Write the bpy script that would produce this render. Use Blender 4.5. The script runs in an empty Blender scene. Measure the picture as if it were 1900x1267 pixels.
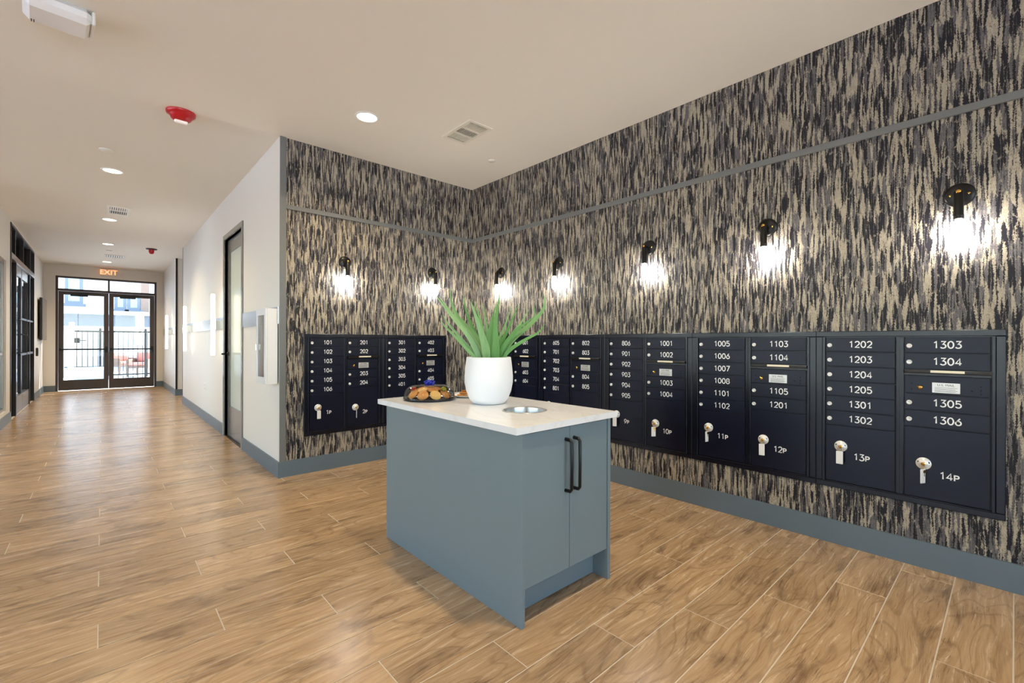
import bpy, math, random
import numpy as np
from mathutils import Matrix, Vector

random.seed(7)
S = bpy.context.scene
COL = S.collection
PI = math.pi

# ------------------------------------------------------------------ camera
FPX, YAW, ROLL, CAMH = 841.96, 0.73443, 0.00239, 1.25
fw = Vector((math.sin(YAW), math.cos(YAW), 0)); rt = Vector((math.cos(YAW), -math.sin(YAW), 0)); up = Vector((0, 0, 1))
r2 = rt * math.cos(ROLL) + up * math.sin(ROLL); u2 = up * math.cos(ROLL) - rt * math.sin(ROLL)
cam = bpy.data.cameras.new('camera'); cam.sensor_width = 36; cam.lens = FPX / 1900 * 36; cam.clip_start = .02; cam.clip_end = 300
co = bpy.data.objects.new('camera', cam); COL.objects.link(co)
M = Matrix((r2, u2, -fw)).transposed().to_4x4(); M.translation = (0, 0, CAMH); co.matrix_world = M
S.camera = co
cy_ = S.cycles; cy_.max_bounces = 7; cy_.diffuse_bounces = 4; cy_.glossy_bounces = 3; cy_.transmission_bounces = 4; cy_.transparent_max_bounces = 8; cy_.caustics_reflective = False; cy_.caustics_refractive = False

# ------------------------------------------------------------------ world, sun, exposure
S.view_settings.view_transform = 'Standard'; S.view_settings.look = 'None'
S.view_settings.exposure = -0.28; S.view_settings.gamma = 1.0; S.view_settings.use_curve_mapping = False
W = bpy.data.worlds.new('sky'); S.world = W; W.use_nodes = True
nt = W.node_tree; nt.nodes.clear()
wo = nt.nodes.new('ShaderNodeOutputWorld'); bg = nt.nodes.new('ShaderNodeBackground'); sk = nt.nodes.new('ShaderNodeTexSky')
sk.sky_type = 'NISHITA'; sk.sun_disc = False; sk.sun_elevation = math.radians(44); sk.sun_rotation = math.radians(63)
sk.air_density = 1.1; sk.dust_density = 1.0
bg.inputs['Strength'].default_value = 1.4
nt.links.new(sk.outputs[0], bg.inputs[0]); nt.links.new(bg.outputs[0], wo.inputs[0])
sun = bpy.data.lights.new('sun', 'SUN'); sun.energy = 42.0; sun.angle = math.radians(.6); sun.color = (1, .98, .95)
so = bpy.data.objects.new('sun', sun); COL.objects.link(so); so.location = (30, 40, 40)
so.rotation_euler = Vector((-1, -.5, -1.1)).to_track_quat('-Z', 'Y').to_euler()

XR, YB, XC, H = 3.393, 4.4987, 1.2013, 3.12       # mail wall, back wall, corridor wall, ceiling
XL, YE, YS, XW, Y0 = -1.06, 15.7, 8.2, -5.5, -3.4   # corridor left wall, exit wall, lobby end, lobby west, lobby front
BASE = .145

def portal(loc, rot, sx, sy):        # sampling portals in the lobby's windows: guide the sky light, give none
    l = bpy.data.lights.new('window_portal', 'AREA'); l.shape = 'RECTANGLE'; l.size = sx; l.size_y = sy; l.cycles.is_portal = True
    o = bpy.data.objects.new('window_portal', l); COL.objects.link(o); o.location = loc; o.rotation_euler = rot
portal((XW - .05, 3.4, 1.55), (0, -PI/2, 0), 2.5, 8.6)
portal((-.95, Y0 - .05, 1.55), (PI/2, 0, 0), 8.0, 2.5)
portal((.12, YE + .12, 1.45), (-PI/2, 0, 0), 1.9, 2.7)
portal((XL - .1, 11.2, 1.5), (0, -PI/2, 0), 2.8, 5.2)

# ------------------------------------------------------------------ node helpers and materials
class NT:
    def __init__(s, name):
        s.m = bpy.data.materials.new(name); s.m.use_nodes = True; s.t = s.m.node_tree
        s.b = s.t.nodes['Principled BSDF']
    def n(s, typ, ins=None, **kw):
        nd = s.t.nodes.new('ShaderNode' + typ)
        for k, v in kw.items(): setattr(nd, k, v)
        for k, v in (ins or {}).items(): s.set(nd.inputs[k], v)
        return nd
    def set(s, sock, v):
        if hasattr(v, 'is_output'): s.t.links.new(v, sock)
        else: sock.default_value = v
    def math(s, op, a, b=None, c=None):
        nd = s.n('Math', operation=op); s.set(nd.inputs[0], a)
        if b is not None: s.set(nd.inputs[1], b)
        if c is not None: s.set(nd.inputs[2], c)
        return nd.outputs[0]
    def mix(s, f, a, b):
        nd = s.n('Mix', data_type='RGBA'); s.set(nd.inputs[0], f); s.set(nd.inputs[6], a); s.set(nd.inputs[7], b); return nd.outputs[2]
    def vmul(s, v, k):
        nd = s.n('VectorMath', operation='MULTIPLY'); s.set(nd.inputs[0], v); s.set(nd.inputs[1], k); return nd.outputs[0]
    def vadd(s, v, k):
        nd = s.n('VectorMath', operation='ADD'); s.set(nd.inputs[0], v); s.set(nd.inputs[1], k); return nd.outputs[0]
    def noise(s, v, scale=1, detail=3, rough=.5, dist=0):
        return s.n('TexNoise', {'Vector': v, 'Scale': scale, 'Detail': detail, 'Roughness': rough, 'Distortion': dist}).outputs[0]
    def ramp(s, f, stops, interp='LINEAR'):
        nd = s.n('ValToRGB', {'Fac': f}); cr = nd.color_ramp; cr.interpolation = interp
        while len(cr.elements) < len(stops): cr.elements.new(.5)
        for e, (p, c) in zip(cr.elements, stops): e.position = p; e.color = (*c, 1) if len(c) == 3 else c
        return nd.outputs[0]
    def bsdf(s, **kw):
        for k, v in kw.items():
            k = {'color': 'Base Color', 'rough': 'Roughness', 'metal': 'Metallic', 'spec': 'Specular IOR Level', 'normal': 'Normal', 'coat': 'Coat Weight',
                 'coatr': 'Coat Roughness', 'trans': 'Transmission Weight', 'ior': 'IOR', 'em': 'Emission Color', 'es': 'Emission Strength', 'alpha': 'Alpha', 'sss': 'Subsurface Weight'}[k]
            s.set(s.b.inputs[k], v)
        return s.m
    def bump(s, h, strength=.2, dist=.01):
        return s.n('Bump', {'Height': h, 'Strength': strength, 'Distance': dist}).outputs[0]
def hexc(r, g, b):
    f = lambda c: (c/255/12.92 if c/255 <= .04045 else ((c/255 + .055)/1.055)**2.4)
    return (f(r), f(g), f(b), 1)
MAT = {}
def simple(name, c, rough=.5, metal=0, spec=.5, nz=0, nscale=30, bump=0, coat=0, **kw):
    t = NT(name); col = hexc(*c)
    tc = t.n('TexCoord').outputs['Object']
    if nz or bump:
        n = t.noise(tc, nscale, 4, .6)
        if nz:
            k = t.math('MULTIPLY_ADD', n, 2*nz, 1 - nz)
            hsv = t.n('HueSaturation', {'Value': k, 'Color': col}).outputs[0]; t.bsdf(color=hsv)
        else: t.bsdf(color=col)
        if bump: t.bsdf(normal=t.bump(n, bump, .002))
    else: t.bsdf(color=col)
    t.bsdf(rough=rough, metal=metal, spec=spec, coat=coat)
    if kw: t.bsdf(**kw)
    MAT[name] = t.m; return t.m
def emit(name, c, strength):
    t = NT(name); t.bsdf(color=(1, 1, 1, 1), em=(*c, 1), es=strength, rough=.3); MAT[name] = t.m; return t.m
def glass(name, tint=(1, 1, 1), rough=0.0, refl=.85):
    t = NT(name); tr = t.n('BsdfTransparent', {'Color': (*tint, 1)}); gl = t.n('BsdfGlossy', {'Roughness': rough, 'Color': (1, 1, 1, 1)})
    fr = t.n('Fresnel', {'IOR': 1.45}); k = t.math('MULTIPLY', fr.outputs[0], refl)
    mx = t.n('MixShader'); t.set(mx.inputs[0], k); t.set(mx.inputs[1], tr.outputs[0]); t.set(mx.inputs[2], gl.outputs[0])
    t.t.links.new(mx.outputs[0], t.t.nodes['Material Output'].inputs[0]); MAT[name] = t.m; return t.m

simple('wall_paint', (225, 221, 216), .55, nz=.01, bump=.06, nscale=220, spec=.3)
simple('ceiling_paint', (238, 232, 222), .7, nz=.01, bump=.08, nscale=160, spec=.2)
simple('base_paint', (98, 112, 122), .38, nz=.03, nscale=8)
simple('trim_paint', (112, 114, 114), .35, nz=.03, nscale=8)
simple('grout', (214, 202, 186), .8, nz=.06, nscale=60)
simple('navy_metal', (6, 11, 34), .36, .1, .35, nz=.08, nscale=14, bump=.05)
simple('navy_frame', (7, 11, 28), .26, .1, .45, nz=.08, nscale=14)
simple('dark_bar', (34, 28, 26), .3, .6, nz=.1, nscale=60)
simple('cream_strip', (238, 228, 205), .45, nz=.03)
simple('lettering', (244, 245, 247), .5, nz=.02)
simple('label_plate', (205, 203, 200), .35, .5, nz=.05, nscale=80)
simple('label_ink', (40, 38, 40), .6, nz=.02)
simple('chrome', (222, 222, 220), .18, 1, nz=.03)
simple('nickel', (200, 196, 190), .3, 1, nz=.05, nscale=60)
simple('brass', (214, 168, 84), .25, 1, nz=.05, nscale=50)
simple('lock_white', (232, 232, 230), .3, .35, nz=.03)
simple('tag_plastic', (232, 232, 230), .45, nz=.03)
simple('island_paint', (114, 130, 138), .42, nz=.02, nscale=6, bump=.03)
simple('black_metal', (22, 21, 23), .35, .3, nz=.1, nscale=40)
simple('black_plastic', (16, 16, 18), .4, nz=.1, nscale=40)
simple('white_plastic', (236, 234, 230), .4, nz=.02)
simple('white_enamel', (236, 237, 240), .22, coat=.4, nz=.01)
simple('vent_white', (226, 220, 206), .45, nz=.02)
simple('vent_dark', (52, 46, 40), .6, nz=.05)
simple('red_plastic', (186, 18, 30), .28, nz=.04)
simple('red_cylinder', (196, 30, 30), .25, nz=.04, coat=.4)
simple('pot_glaze', (231, 233, 237), .5, nz=.01, bump=.05, nscale=70)
simple('soil', (66, 50, 38), .95, nz=.4, nscale=90, bump=.6)
simple('tray_black', (28, 26, 24), .25, nz=.05)
simple('bow_blue', (14, 44, 190), .28, nz=.1, coat=.3)
simple('cookie', (198, 138, 70), .8, nz=.3, nscale=60, bump=.5)
simple('cookie_pale', (222, 178, 104), .8, nz=.2, nscale=60, bump=.4)
simple('candy_red', (206, 52, 40), .35, nz=.1)
simple('candy_green', (186, 200, 60), .35, nz=.1)
simple('paper_white', (236, 234, 230), .7, nz=.02)
simple('bronze', (70, 60, 56), .36, .55, nz=.06, nscale=10)
simple('bronze_light', (150, 146, 140), .28, .8, nz=.05, nscale=14)
simple('door_frame_paint', (134, 133, 131), .24, .4, nz=.03, nscale=9)
simple('dark_frame', (38, 34, 34), .35, .4, nz=.06, nscale=12)
simple('brick_dark', (60, 50, 46), .7, nz=.2, nscale=50)
simple('steel_rail', (206, 207, 210), .22, .9, nz=.03, nscale=3)
simple('screen', (60, 70, 84), .12, nz=.02)
simple('sign_white', (232, 226, 214), .5, nz=.02)
simple('concrete', (198, 200, 202), .85, nz=.08, nscale=9, bump=.1)
simple('stucco', (232, 226, 220), .85, nz=.04, nscale=30, bump=.1)
simple('stucco_grey', (120, 128, 138), .8, nz=.06, nscale=20)
simple('fence_black', (32, 40, 44), .4, .5, nz=.06)
simple('fence_white', (236, 234, 230), .5, nz=.02)
simple('brick_tan', (150, 126, 112), .85, nz=.15, nscale=24)
simple('cushion_red', (205, 132, 116), .85, nz=.1, nscale=40)
simple('wicker', (112, 92, 78), .8, nz=.2, nscale=90)
simple('planter_blue', (150, 170, 184), .7, nz=.05)
glass('clear_glass', (.96, .98, .98)); glass('dark_glass', (.16, .18, .2), 0, .8); glass('lid_plastic', (.97, .97, .97), .06, .9)
emit('bulb', (1, .94, .84), 190); emit('downlight', (1, .86, .62), 9); emit('tube', (1, .88, .66), 6); emit('exit_red', (1, .22, .04), 3.0); emit('strobe_clear', (1, .9, .8), .3)

# frosted glass
t = NT('frosted_glass'); tc = t.n('TexCoord').outputs['Object']
t.bsdf(color=hexc(196, 206, 200), rough=.25, spec=.5, normal=t.bump(t.noise(tc, 90, 2), .05, .001)); MAT['frosted_glass'] = t.m
# pane on the facade
t = NT('facade_pane'); t.bsdf(color=hexc(150, 190, 205), rough=.1, metal=.1); MAT['facade_pane'] = t.m

# bark wallpaper: ragged vertical strips of charcoal navy, greys and beige
t = NT('bark_wallpaper'); uv = t.n('UVMap').outputs[0]
uv = t.vmul(uv, (1, 1, 0))
wob = t.vmul(t.vadd(t.n('TexNoise', {'Vector': t.vmul(uv, (170, 115, 0)), 'Scale': 1., 'Detail': 3., 'Roughness': .7}).outputs[1], (-.5, -.5, -.5)), (.021, .034, 0))
p = t.vadd(uv, wob)
def cells(scale, off, feat='F1'):
    return t.n('TexVoronoi', {'Vector': t.vadd(t.vmul(p, scale), off), 'Scale': 1., 'Randomness': 1.}, feature=feat, voronoi_dimensions='2D')
vc = cells((94, 9.0, 0), (0, 0, 0)); ve = cells((94, 9.0, 0), (0, 0, 0), 'DISTANCE_TO_EDGE')
rgb = t.n('SeparateColor', {'Color': vc.outputs['Color']})
grain = t.noise(t.vmul(uv, (120, 26, 0)), 1, 3, .6)
beige = t.mix(grain, hexc(124, 117, 106), hexc(196, 184, 163))
grey = t.mix(grain, hexc(58, 58, 66), hexc(118, 114, 114))
dark = t.mix(grain, hexc(10, 10, 18), hexc(32, 31, 41))
tone = rgb.outputs[0]
body = t.mix(t.ramp(tone, [(0, (0, 0, 0)), (.60, (1, 1, 1))], 'CONSTANT'), grey, beige)
speck = t.ramp(t.noise(t.vmul(uv, (190, 95, 0)), 1, 2.5, .7), [(0, (1, 1, 1)), (.40, (1, 1, 1)), (.44, (0, 0, 0)), (1, (0, 0, 0))])
body = t.mix(t.math('MULTIPLY', speck, t.math('MULTIPLY', rgb.outputs[1], .95)), body, hexc(44, 42, 50))
edge = t.ramp(ve.outputs['Distance'], [(0, (1, 1, 1)), (.03, (1, 1, 1)), (.06, (0, 0, 0)), (1, (0, 0, 0))])
body = t.mix(t.math('MULTIPLY', edge, .45), body, hexc(182, 171, 150))
dk = t.ramp(tone, [(0, (1, 1, 1)), (.30, (0, 0, 0))], 'CONSTANT')
dk = t.math('MULTIPLY', dk, t.math('SUBTRACT', 1, edge))
strip = t.ramp(t.noise(t.vadd(t.vmul(p, (108, 5.4, 0)), (13, 5, 0)), 1, 2, .5), [(0, (1, 1, 1)), (.425, (1, 1, 1)), (.44, (0, 0, 0)), (1, (0, 0, 0))])
mask = t.math('MAXIMUM', dk, strip)
colr = t.mix(mask, body, dark)
t.bsdf(color=colr, rough=.5, spec=.3, normal=t.bump(t.math('SUBTRACT', 1, mask), .25, .002)); MAT['bark_wallpaper'] = t.m

# wood-look plank tile
t = NT('wood_plank'); tc = t.n('TexCoord').outputs['Object']; rnd = t.n('ObjectInfo').outputs['Random']
off = t.n('CombineXYZ', {'X': t.math('MULTIPLY', rnd, 61.7), 'Y': t.math('MULTIPLY', rnd, 37.1), 'Z': 0.}).outputs[0]
v = t.vadd(tc, off)
warp = t.vmul(t.n('TexNoise', {'Vector': t.vmul(v, (1.3, 3.6, 1)), 'Scale': 1., 'Detail': 2.5}).outputs[1], (.30, .15, 0)); vw = t.vadd(v, warp)
streak = t.noise(t.vmul(vw, (2.6, 46, 1)), 1, 6, .68)
dash = t.noise(t.vmul(vw, (7, 190, 1)), 1, 3, .6)
rings = t.math('SINE', t.math('MULTIPLY', t.noise(t.vmul(vw, (1.1, 5.0, 1)), 1, 1, .3), 95))
lines = t.ramp(rings, [(0, (0, 0, 0)), (.72, (0, 0, 0)), (1, (1, 1, 1))])
smoke = t.noise(t.vadd(t.vmul(vw, (2.4, 8.5, 1)), (9, 3, 0)), 1, 5, .65, .4)
c1 = t.ramp(streak, [(.24, (.25, .15, .077)), (.42, (.45, .295, .165)), (.62, (.57, .40, .245)), (.86, (.64, .475, .31))])
c2 = t.mix(t.math('MULTIPLY', t.ramp(smoke, [(.52, (0, 0, 0)), (.70, (1, 1, 1))]), .7), c1, (.15, .09, .052, 1))
dsh = t.math('MULTIPLY', t.ramp(dash, [(.33, (1, 1, 1)), (.45, (0, 0, 0))]), t.ramp(smoke, [(.4, (.15, .15, .15)), (.62, (1, 1, 1))]))
c2 = t.mix(t.math('MULTIPLY', dsh, .75), c2, (.11, .065, .038, 1))
c3 = t.mix(t.math('MULTIPLY', lines, t.math('MULTIPLY_ADD', dash, .8, -.1)), c2, (.15, .085, .045, 1))
val = t.math('MULTIPLY_ADD', rnd, .24, .80)
c4 = t.n('HueSaturation', {'Saturation': 1.06, 'Value': val, 'Color': c3}).outputs[0]
t.bsdf(color=c4, rough=t.math('MULTIPLY_ADD', streak, .14, .19), spec=.62, normal=t.bump(streak, .08, .002)); MAT['wood_plank'] = t.m

# quartz worktop
t = NT('quartz'); tc = t.n('TexCoord').outputs['Object']
vein = t.noise(t.vmul(tc, (2.5, 1.1, 1)), 1.4, 5, .6, 1.5)
k = t.ramp(vein, [(.46, (0, 0, 0)), (.5, (1, 1, 1)), (.54, (0, 0, 0))])
t.bsdf(color=t.mix(t.math('MULTIPLY', k, .22), hexc(230, 232, 236), hexc(200, 196, 194)), rough=.16, spec=.5); MAT['quartz'] = t.m

# succulent leaf
t = NT('aloe_leaf'); tc = t.n('TexCoord').outputs['Generated']; rnd = t.n('ObjectInfo').outputs['Random']; ob = t.n('TexCoord').outputs['Object']
c = t.mix(rnd, hexc(96, 150, 78), hexc(154, 190, 134)); c = t.mix(t.math('MULTIPLY', t.noise(t.vmul(ob, (60, 60, 14)), 1, 3), .5), c, hexc(70, 122, 62))
t.bsdf(color=c, rough=.42, spec=.4, sss=.0); MAT['aloe_leaf'] = t.m

# ------------------------------------------------------------------ mesh helpers
class MB:
    def __init__(s): s.v = []; s.f = []; s.m = []; s.sm = []
    def add(s, vs, fs, mi=0, smooth=False):
        b = len(s.v); s.v += [tuple(x) for x in vs]; s.f += [tuple(i + b for i in f) for f in fs]; s.m += [mi]*len(fs); s.sm += [smooth]*len(fs); return s
    def box(s, x0, x1, y0, y1, z0, z1, mi=0, bev=0):
        if x0 > x1: x0, x1 = x1, x0
        if y0 > y1: y0, y1 = y1, y0
        if z0 > z1: z0, z1 = z1, z0
        if not bev:
            vs = [(x, y, z) for z in (z0, z1) for y in (y0, y1) for x in (x0, x1)]
            return s.add(vs, [(0, 2, 3, 1), (4, 5, 7, 6), (0, 1, 5, 4), (2, 6, 7, 3), (0, 4, 6, 2), (1, 3, 7, 5)], mi)
        b = min(bev, (x1-x0)*.49, (y1-y0)*.49, (z1-z0)*.49); vs = []; idx = {}
        for sx in (0, 1):
            for sy in (0, 1):
                for sz in (0, 1):
                    X = (x0, x1)[sx]; Y = (y0, y1)[sy]; Z = (z0, z1)[sz]; dx = b*(1-2*sx); dy = b*(1-2*sy); dz = b*(1-2*sz)
                    for a, q in (('x', (X, Y+dy, Z+dz)), ('y', (X+dx, Y, Z+dz)), ('z', (X+dx, Y+dy, Z))): idx[(sx, sy, sz, a)] = len(vs); vs.append(q)
        F = []
        for a in range(3):
            o = [i for i in range(3) if i != a]
            for sd in (0, 1):
                q = []
                for p_, q_ in ((0, 0), (1, 0), (1, 1), (0, 1)):
                    k = [0, 0, 0]; k[a] = sd; k[o[0]] = p_; k[o[1]] = q_; q.append(idx[(*k, 'xyz'[a])])
                F.append(q)
        for a in range(3):
            o = [i for i in range(3) if i != a]
            for p_ in (0, 1):
                for q_ in (0, 1):
                    k0 = [0, 0, 0]; k0[o[0]] = p_; k0[o[1]] = q_; k1 = list(k0); k1[a] = 1; A, B_ = 'xyz'[o[0]], 'xyz'[o[1]]
                    F.append([idx[(*k0, A)], idx[(*k1, A)], idx[(*k1, B_)], idx[(*k0, B_)]])
        for sx in (0, 1):
            for sy in (0, 1):
                for sz in (0, 1): F.append([idx[(sx, sy, sz, a)] for a in 'xyz'])
        c = Vector(((x0+x1)/2, (y0+y1)/2, (z0+z1)/2)); G = []
        for q in F:
            P = [Vector(vs[i]) for i in q]; n = (P[1]-P[0]).cross(P[2]-P[0])
            G.append(q if n.dot(sum(P, Vector())/len(P)-c) > 0 else q[::-1])
        return s.add(vs, G, mi)
    def lathe(s, prof, n=32, c=(0, 0, 0), axis='z', mi=0, caps=True, smooth=True):
        vs = []
        for (r, h) in prof:
            for i in range(n):
                a = 2*PI*i/n; p = (r*math.cos(a), r*math.sin(a), h)
                if axis == 'y': p = (p[0], -p[2], p[1])     # height grows towards -y (out of a wall)
                if axis == 'x': p = (p[2], p[0], p[1])
                vs.append((p[0]+c[0], p[1]+c[1], p[2]+c[2]))
        m = len(prof); fs = [(j*n+i, j*n+(i+1) % n, (j+1)*n+(i+1) % n, (j+1)*n+i) for j in range(m-1) for i in range(n)]
        s.add(vs, fs, mi, smooth)
        if caps:
            b = len(s.v)-len(vs)
            s.f.append(tuple(b+i for i in range(n))[::-1]); s.m.append(mi); s.sm.append(False)
            s.f.append(tuple(b+(m-1)*n+i for i in range(n))); s.m.append(mi); s.sm.append(False)
        return s
    def tube(s, pts, r, n=8, mi=0, smooth=True, caps=True):
        pts = [Vector(p) for p in pts]; rr = r if hasattr(r, '__len__') else [r]*len(pts); vs = []
        ref = None
        for i, p in enumerate(pts):
            d = (pts[min(i+1, len(pts)-1)]-pts[max(i-1, 0)]).normalized()
            if ref is None: ref = d.orthogonal().normalized()
            a = (ref - d*ref.dot(d)).normalized(); ref = a; b = d.cross(a)
            vs += [tuple(p+(a*math.cos(2*PI*k/n)+b*math.sin(2*PI*k/n))*rr[i]) for k in range(n)]
        m = len(pts); b0 = len(s.v)
        s.add(vs, [(j*n+i, j*n+(i+1) % n, (j+1)*n+(i+1) % n, (j+1)*n+i) for j in range(m-1) for i in range(n)], mi, smooth)
        if caps:
            s.f.append(tuple(b0+i for i in range(n))[::-1]); s.m.append(mi); s.sm.append(False)
            s.f.append(tuple(b0+(m-1)*n+i for i in range(n))); s.m.append(mi); s.sm.append(False)
        return s
    def mesh(s, name, mats, uv=False):
        me = bpy.data.meshes.new(name); me.from_pydata(s.v, [], s.f)
        for m in (mats if isinstance(mats, (list, tuple)) else [mats]): me.materials.append(MAT[m])
        me.polygons.foreach_set('material_index', s.m); me.polygons.foreach_set('use_smooth', s.sm)
        if uv:
            L = me.uv_layers.new(name='UVMap')
            for pl in me.polygons:
                n = pl.normal
                for li in pl.loop_indices:
                    q = me.vertices[me.loops[li].vertex_index].co
                    L.data[li].uv = (q.y, q.z) if abs(n.x) > .5 else ((q.x + 20, q.z) if abs(n.y) > .5 else (q.x, q.y))
        me.update(); return me
def link(name, data, parent=None, loc=None, rot=None):
    o = bpy.data.objects.new(name, data); COL.objects.link(o)
    if parent: o.parent = parent
    if loc is not None: o.location = loc
    if rot is not None: o.rotation_euler = rot
    return o
def obj(name, mb, mats, parent=None, loc=None, rot=None, uv=False): return link(name, mb.mesh(name, mats, uv), parent, loc, rot)
def tag(o, label=None, cat=None, group=None, kind=None):
    for k, v in (('label', label), ('category', cat), ('group', group), ('kind', kind)):
        if v: o[k] = v
    return o
def thing(name, label, cat, loc=(0, 0, 0), rz=0, group=None): return tag(link(name, None, None, loc, (0, 0, rz)), label, cat, group)
def struct(name, mb, mats, label=None, uv=False): return tag(obj(name, mb, mats, uv=uv), label, None, None, 'structure')
def setting(name, label, loc=(0, 0, 0), rz=0): return tag(link(name, None, None, loc, (0, 0, rz)), label, None, None, 'structure')
def text_mesh(txt, size, mat, ext=.0004):
    cu = bpy.data.curves.new('txt', 'FONT'); cu.body = txt; cu.size = size; cu.extrude = ext; cu.align_x = 'CENTER'; cu.align_y = 'CENTER'
    o = bpy.data.objects.new('txt', cu); COL.objects.link(o)
    me = bpy.data.meshes.new_from_object(o.evaluated_get(bpy.context.evaluated_depsgraph_get()))
    bpy.data.objects.remove(o); bpy.data.curves.remove(cu); me.materials.clear(); me.materials.append(MAT[mat]); return me
def ray(px, py):
    return fw + r2*((px-950)/FPX) - u2*((py-633.5)/FPX)
def at_depth(px, py, d): return Vector((0, 0, CAMH)) + ray(px, py)*d
def in_view(P):
    v = Vector(P)-Vector((0, 0, CAMH)); z = v.dot(fw)
    return (950+FPX*v.dot(r2)/z, 633.5-FPX*v.dot(u2)/z, z) if z > .05 else None
RW = -PI/2     # local x runs right along the mail wall or corridor wall, local -y points out of it

# ------------------------------------------------------------------ floor: slab of grout with every plank tile laid on it
slab = MB().box(XW-.15, XR+.15, Y0-.15, YS, -.1, -.0022).box(XL-.15, 2.35, YS, YE+.15, -.1, -.0022)
floor = struct('floor', slab, 'grout', 'wood-look plank tile floor with pale grout joints')
PW, PL_, G = .208, 1.226, .0055
def row_range(y):
    if y < YB: return XW, XR
    if y < YS: return XW, XC
    if 11.2 < y < 12.75: return XL, 2.2
    return XL, XC+.04
planks = []
for k in range(int((Y0)/PW)-1, int(YE/PW)+1):
    y0 = .001+PW*k; y1 = y0+PW
    if y1 < Y0 or y0 > YE: continue
    y1 = min(y1, YE+.05); xa, xb = row_range((y0+y1)/2); j = 1.214-.409*(k % 3)
    n0 = math.floor((xa-j)/PL_)
    for n in range(n0, n0+9):
        a = max(xa, j+n*PL_); b = min(xb, j+(n+1)*PL_)
        if b-a < .015: continue
        planks.append((a+G/2, b-G/2, y0+G/2, y1-G/2))
def screen_area(p):
    if p[2] > 15.6: return 0
    c = [in_view((x, y, 0)) for x in (p[0], p[1]) for y in (p[2], p[3])]
    c = [q for q in c if q]
    if len(c) < 2: return 0
    xs = [min(max(q[0], 0), 1900) for q in c]; ys = [min(max(q[1], 0), 1267) for q in c]
    return (max(xs)-min(xs))*(max(ys)-min(ys))
planks.sort(key=screen_area, reverse=True)
full = MB().box(-(PL_-G)/2, (PL_-G)/2, -(PW-G)/2, (PW-G)/2, -.006, 0, bev=.0008).mesh('plank', 'wood_plank')
rest = MB()
for i, (a, b, c, d) in enumerate(planks):
    if i < 300:
        if abs(b-a-(PL_-G)) < .001 and abs(d-c-(PW-G)) < .001: me = full
        else: me = MB().box(-(b-a)/2, (b-a)/2, -(d-c)/2, (d-c)/2, -.006, 0, bev=.0008).mesh('plank', 'wood_plank')
        link('plank', me, floor, ((a+b)/2, (c+d)/2, 0))
    else: rest.box(a, b, c, d, -.006, 0)
tag(obj('far_planks', rest, 'wood_plank', floor), kind='stuff')

# ------------------------------------------------------------------ shell
struct('ceiling', MB().box(XW-.15, XR+.15, Y0-.15, YS, H, H+.1).box(XL-.15, 2.35, YS, YE+.15, H, H+.1), 'ceiling_paint', 'plain painted ceiling')
struct('wall_right', MB().box(XR, XR+.15, Y0-.15, YB+.15, 0, H), 'bark_wallpaper', 'long wall papered in grey and beige bark pattern', uv=True)
mb = MB().box(XC, XR, YB, YB+.15, 0, H); mb.m = [1, 1, 0, 1, 1, 1]
struct('wall_back', mb, ['bark_wallpaper', 'wall_paint'], 'short return wall papered in bark pattern', uv=True)
CD0, CD1, CDH = 5.985, 6.985, 2.57      # corridor door opening
struct('wall_corridor', MB().box(XC, XC+.15, YB+.15, CD0, 0, H).box(XC, XC+.15, CD1, 11.2, 0, H).box(XC, XC+.15, CD0, CD1, CDH, H).box(XC+.15, 2.35, 11.05, 11.2, 0, H), 'wall_paint', 'white corridor wall')
struct('wall_far_corridor', MB().box(1.24, 1.39, 12.75, YE, 0, H).box(1.39, 2.35, 12.75, 12.9, 0, H).box(2.2, 2.35, 11.2, 12.75, 0, H), 'wall_paint', 'white wall stepping back near the exit')
EX0, EX1, EXH = -.85, 1.098, 2.84
struct('wall_exit', MB().box(XL-.15, EX0, YE, YE+.15, 0, H).box(EX1, 1.39, YE, YE+.15, 0, H).box(EX0, EX1, YE, YE+.15, EXH, H), 'wall_paint', 'end wall around the exit doors')
WN0, WN1, WNH = 8.5, 10.04, 2.43; SF0, SF1, SFH = 10.42, 13.68, 3.085
struct('wall_left', MB().box(XL-.15, XL, YS-.15, WN0, 0, H).box(XL-.15, XL, WN0, WN1, 0, .2).box(XL-.15, XL, WN0, WN1, WNH, H).box(XL-.15, XL, WN1, SF0, 0, H)
       .box(XL-.15, XL, SF0, SF1, SFH, H).box(XL-.15, XL, SF1, YE, 0, H), 'wall_paint', 'left corridor wall')
struct('wall_lobby_end', MB().box(XW-.15, XL-.15, YS-.15, YS, 0, H), 'wall_paint')
def window_wall(name, axis, fixed, a0, a1, opens, thick):
    mb = MB(); z0, z1 = .3, 2.8; cur = a0
    def put(p, q, za, zb):
        if axis == 'y': mb.box(fixed-thick, fixed, p, q, za, zb)
        else: mb.box(p, q, fixed-thick, fixed, za, zb)
    for (p, q) in opens: put(cur, p, 0, H); put(p, q, 0, z0); put(p, q, z1, H); cur = q
    put(cur, a1, 0, H); struct(name, mb, 'wall_paint')
WOP = [(-.8, 1.8), (2.2, 4.8), (5.2, 7.6)]; FOP = [(-4.9, -2.5), (-2.2, .2), (.5, 3.0)]
window_wall('wall_lobby_west', 'y', XW, Y0-.15, YS-.15, WOP, .15); window_wall('wall_lobby_front', 'x', Y0, XW, XR, FOP, .15)
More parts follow.
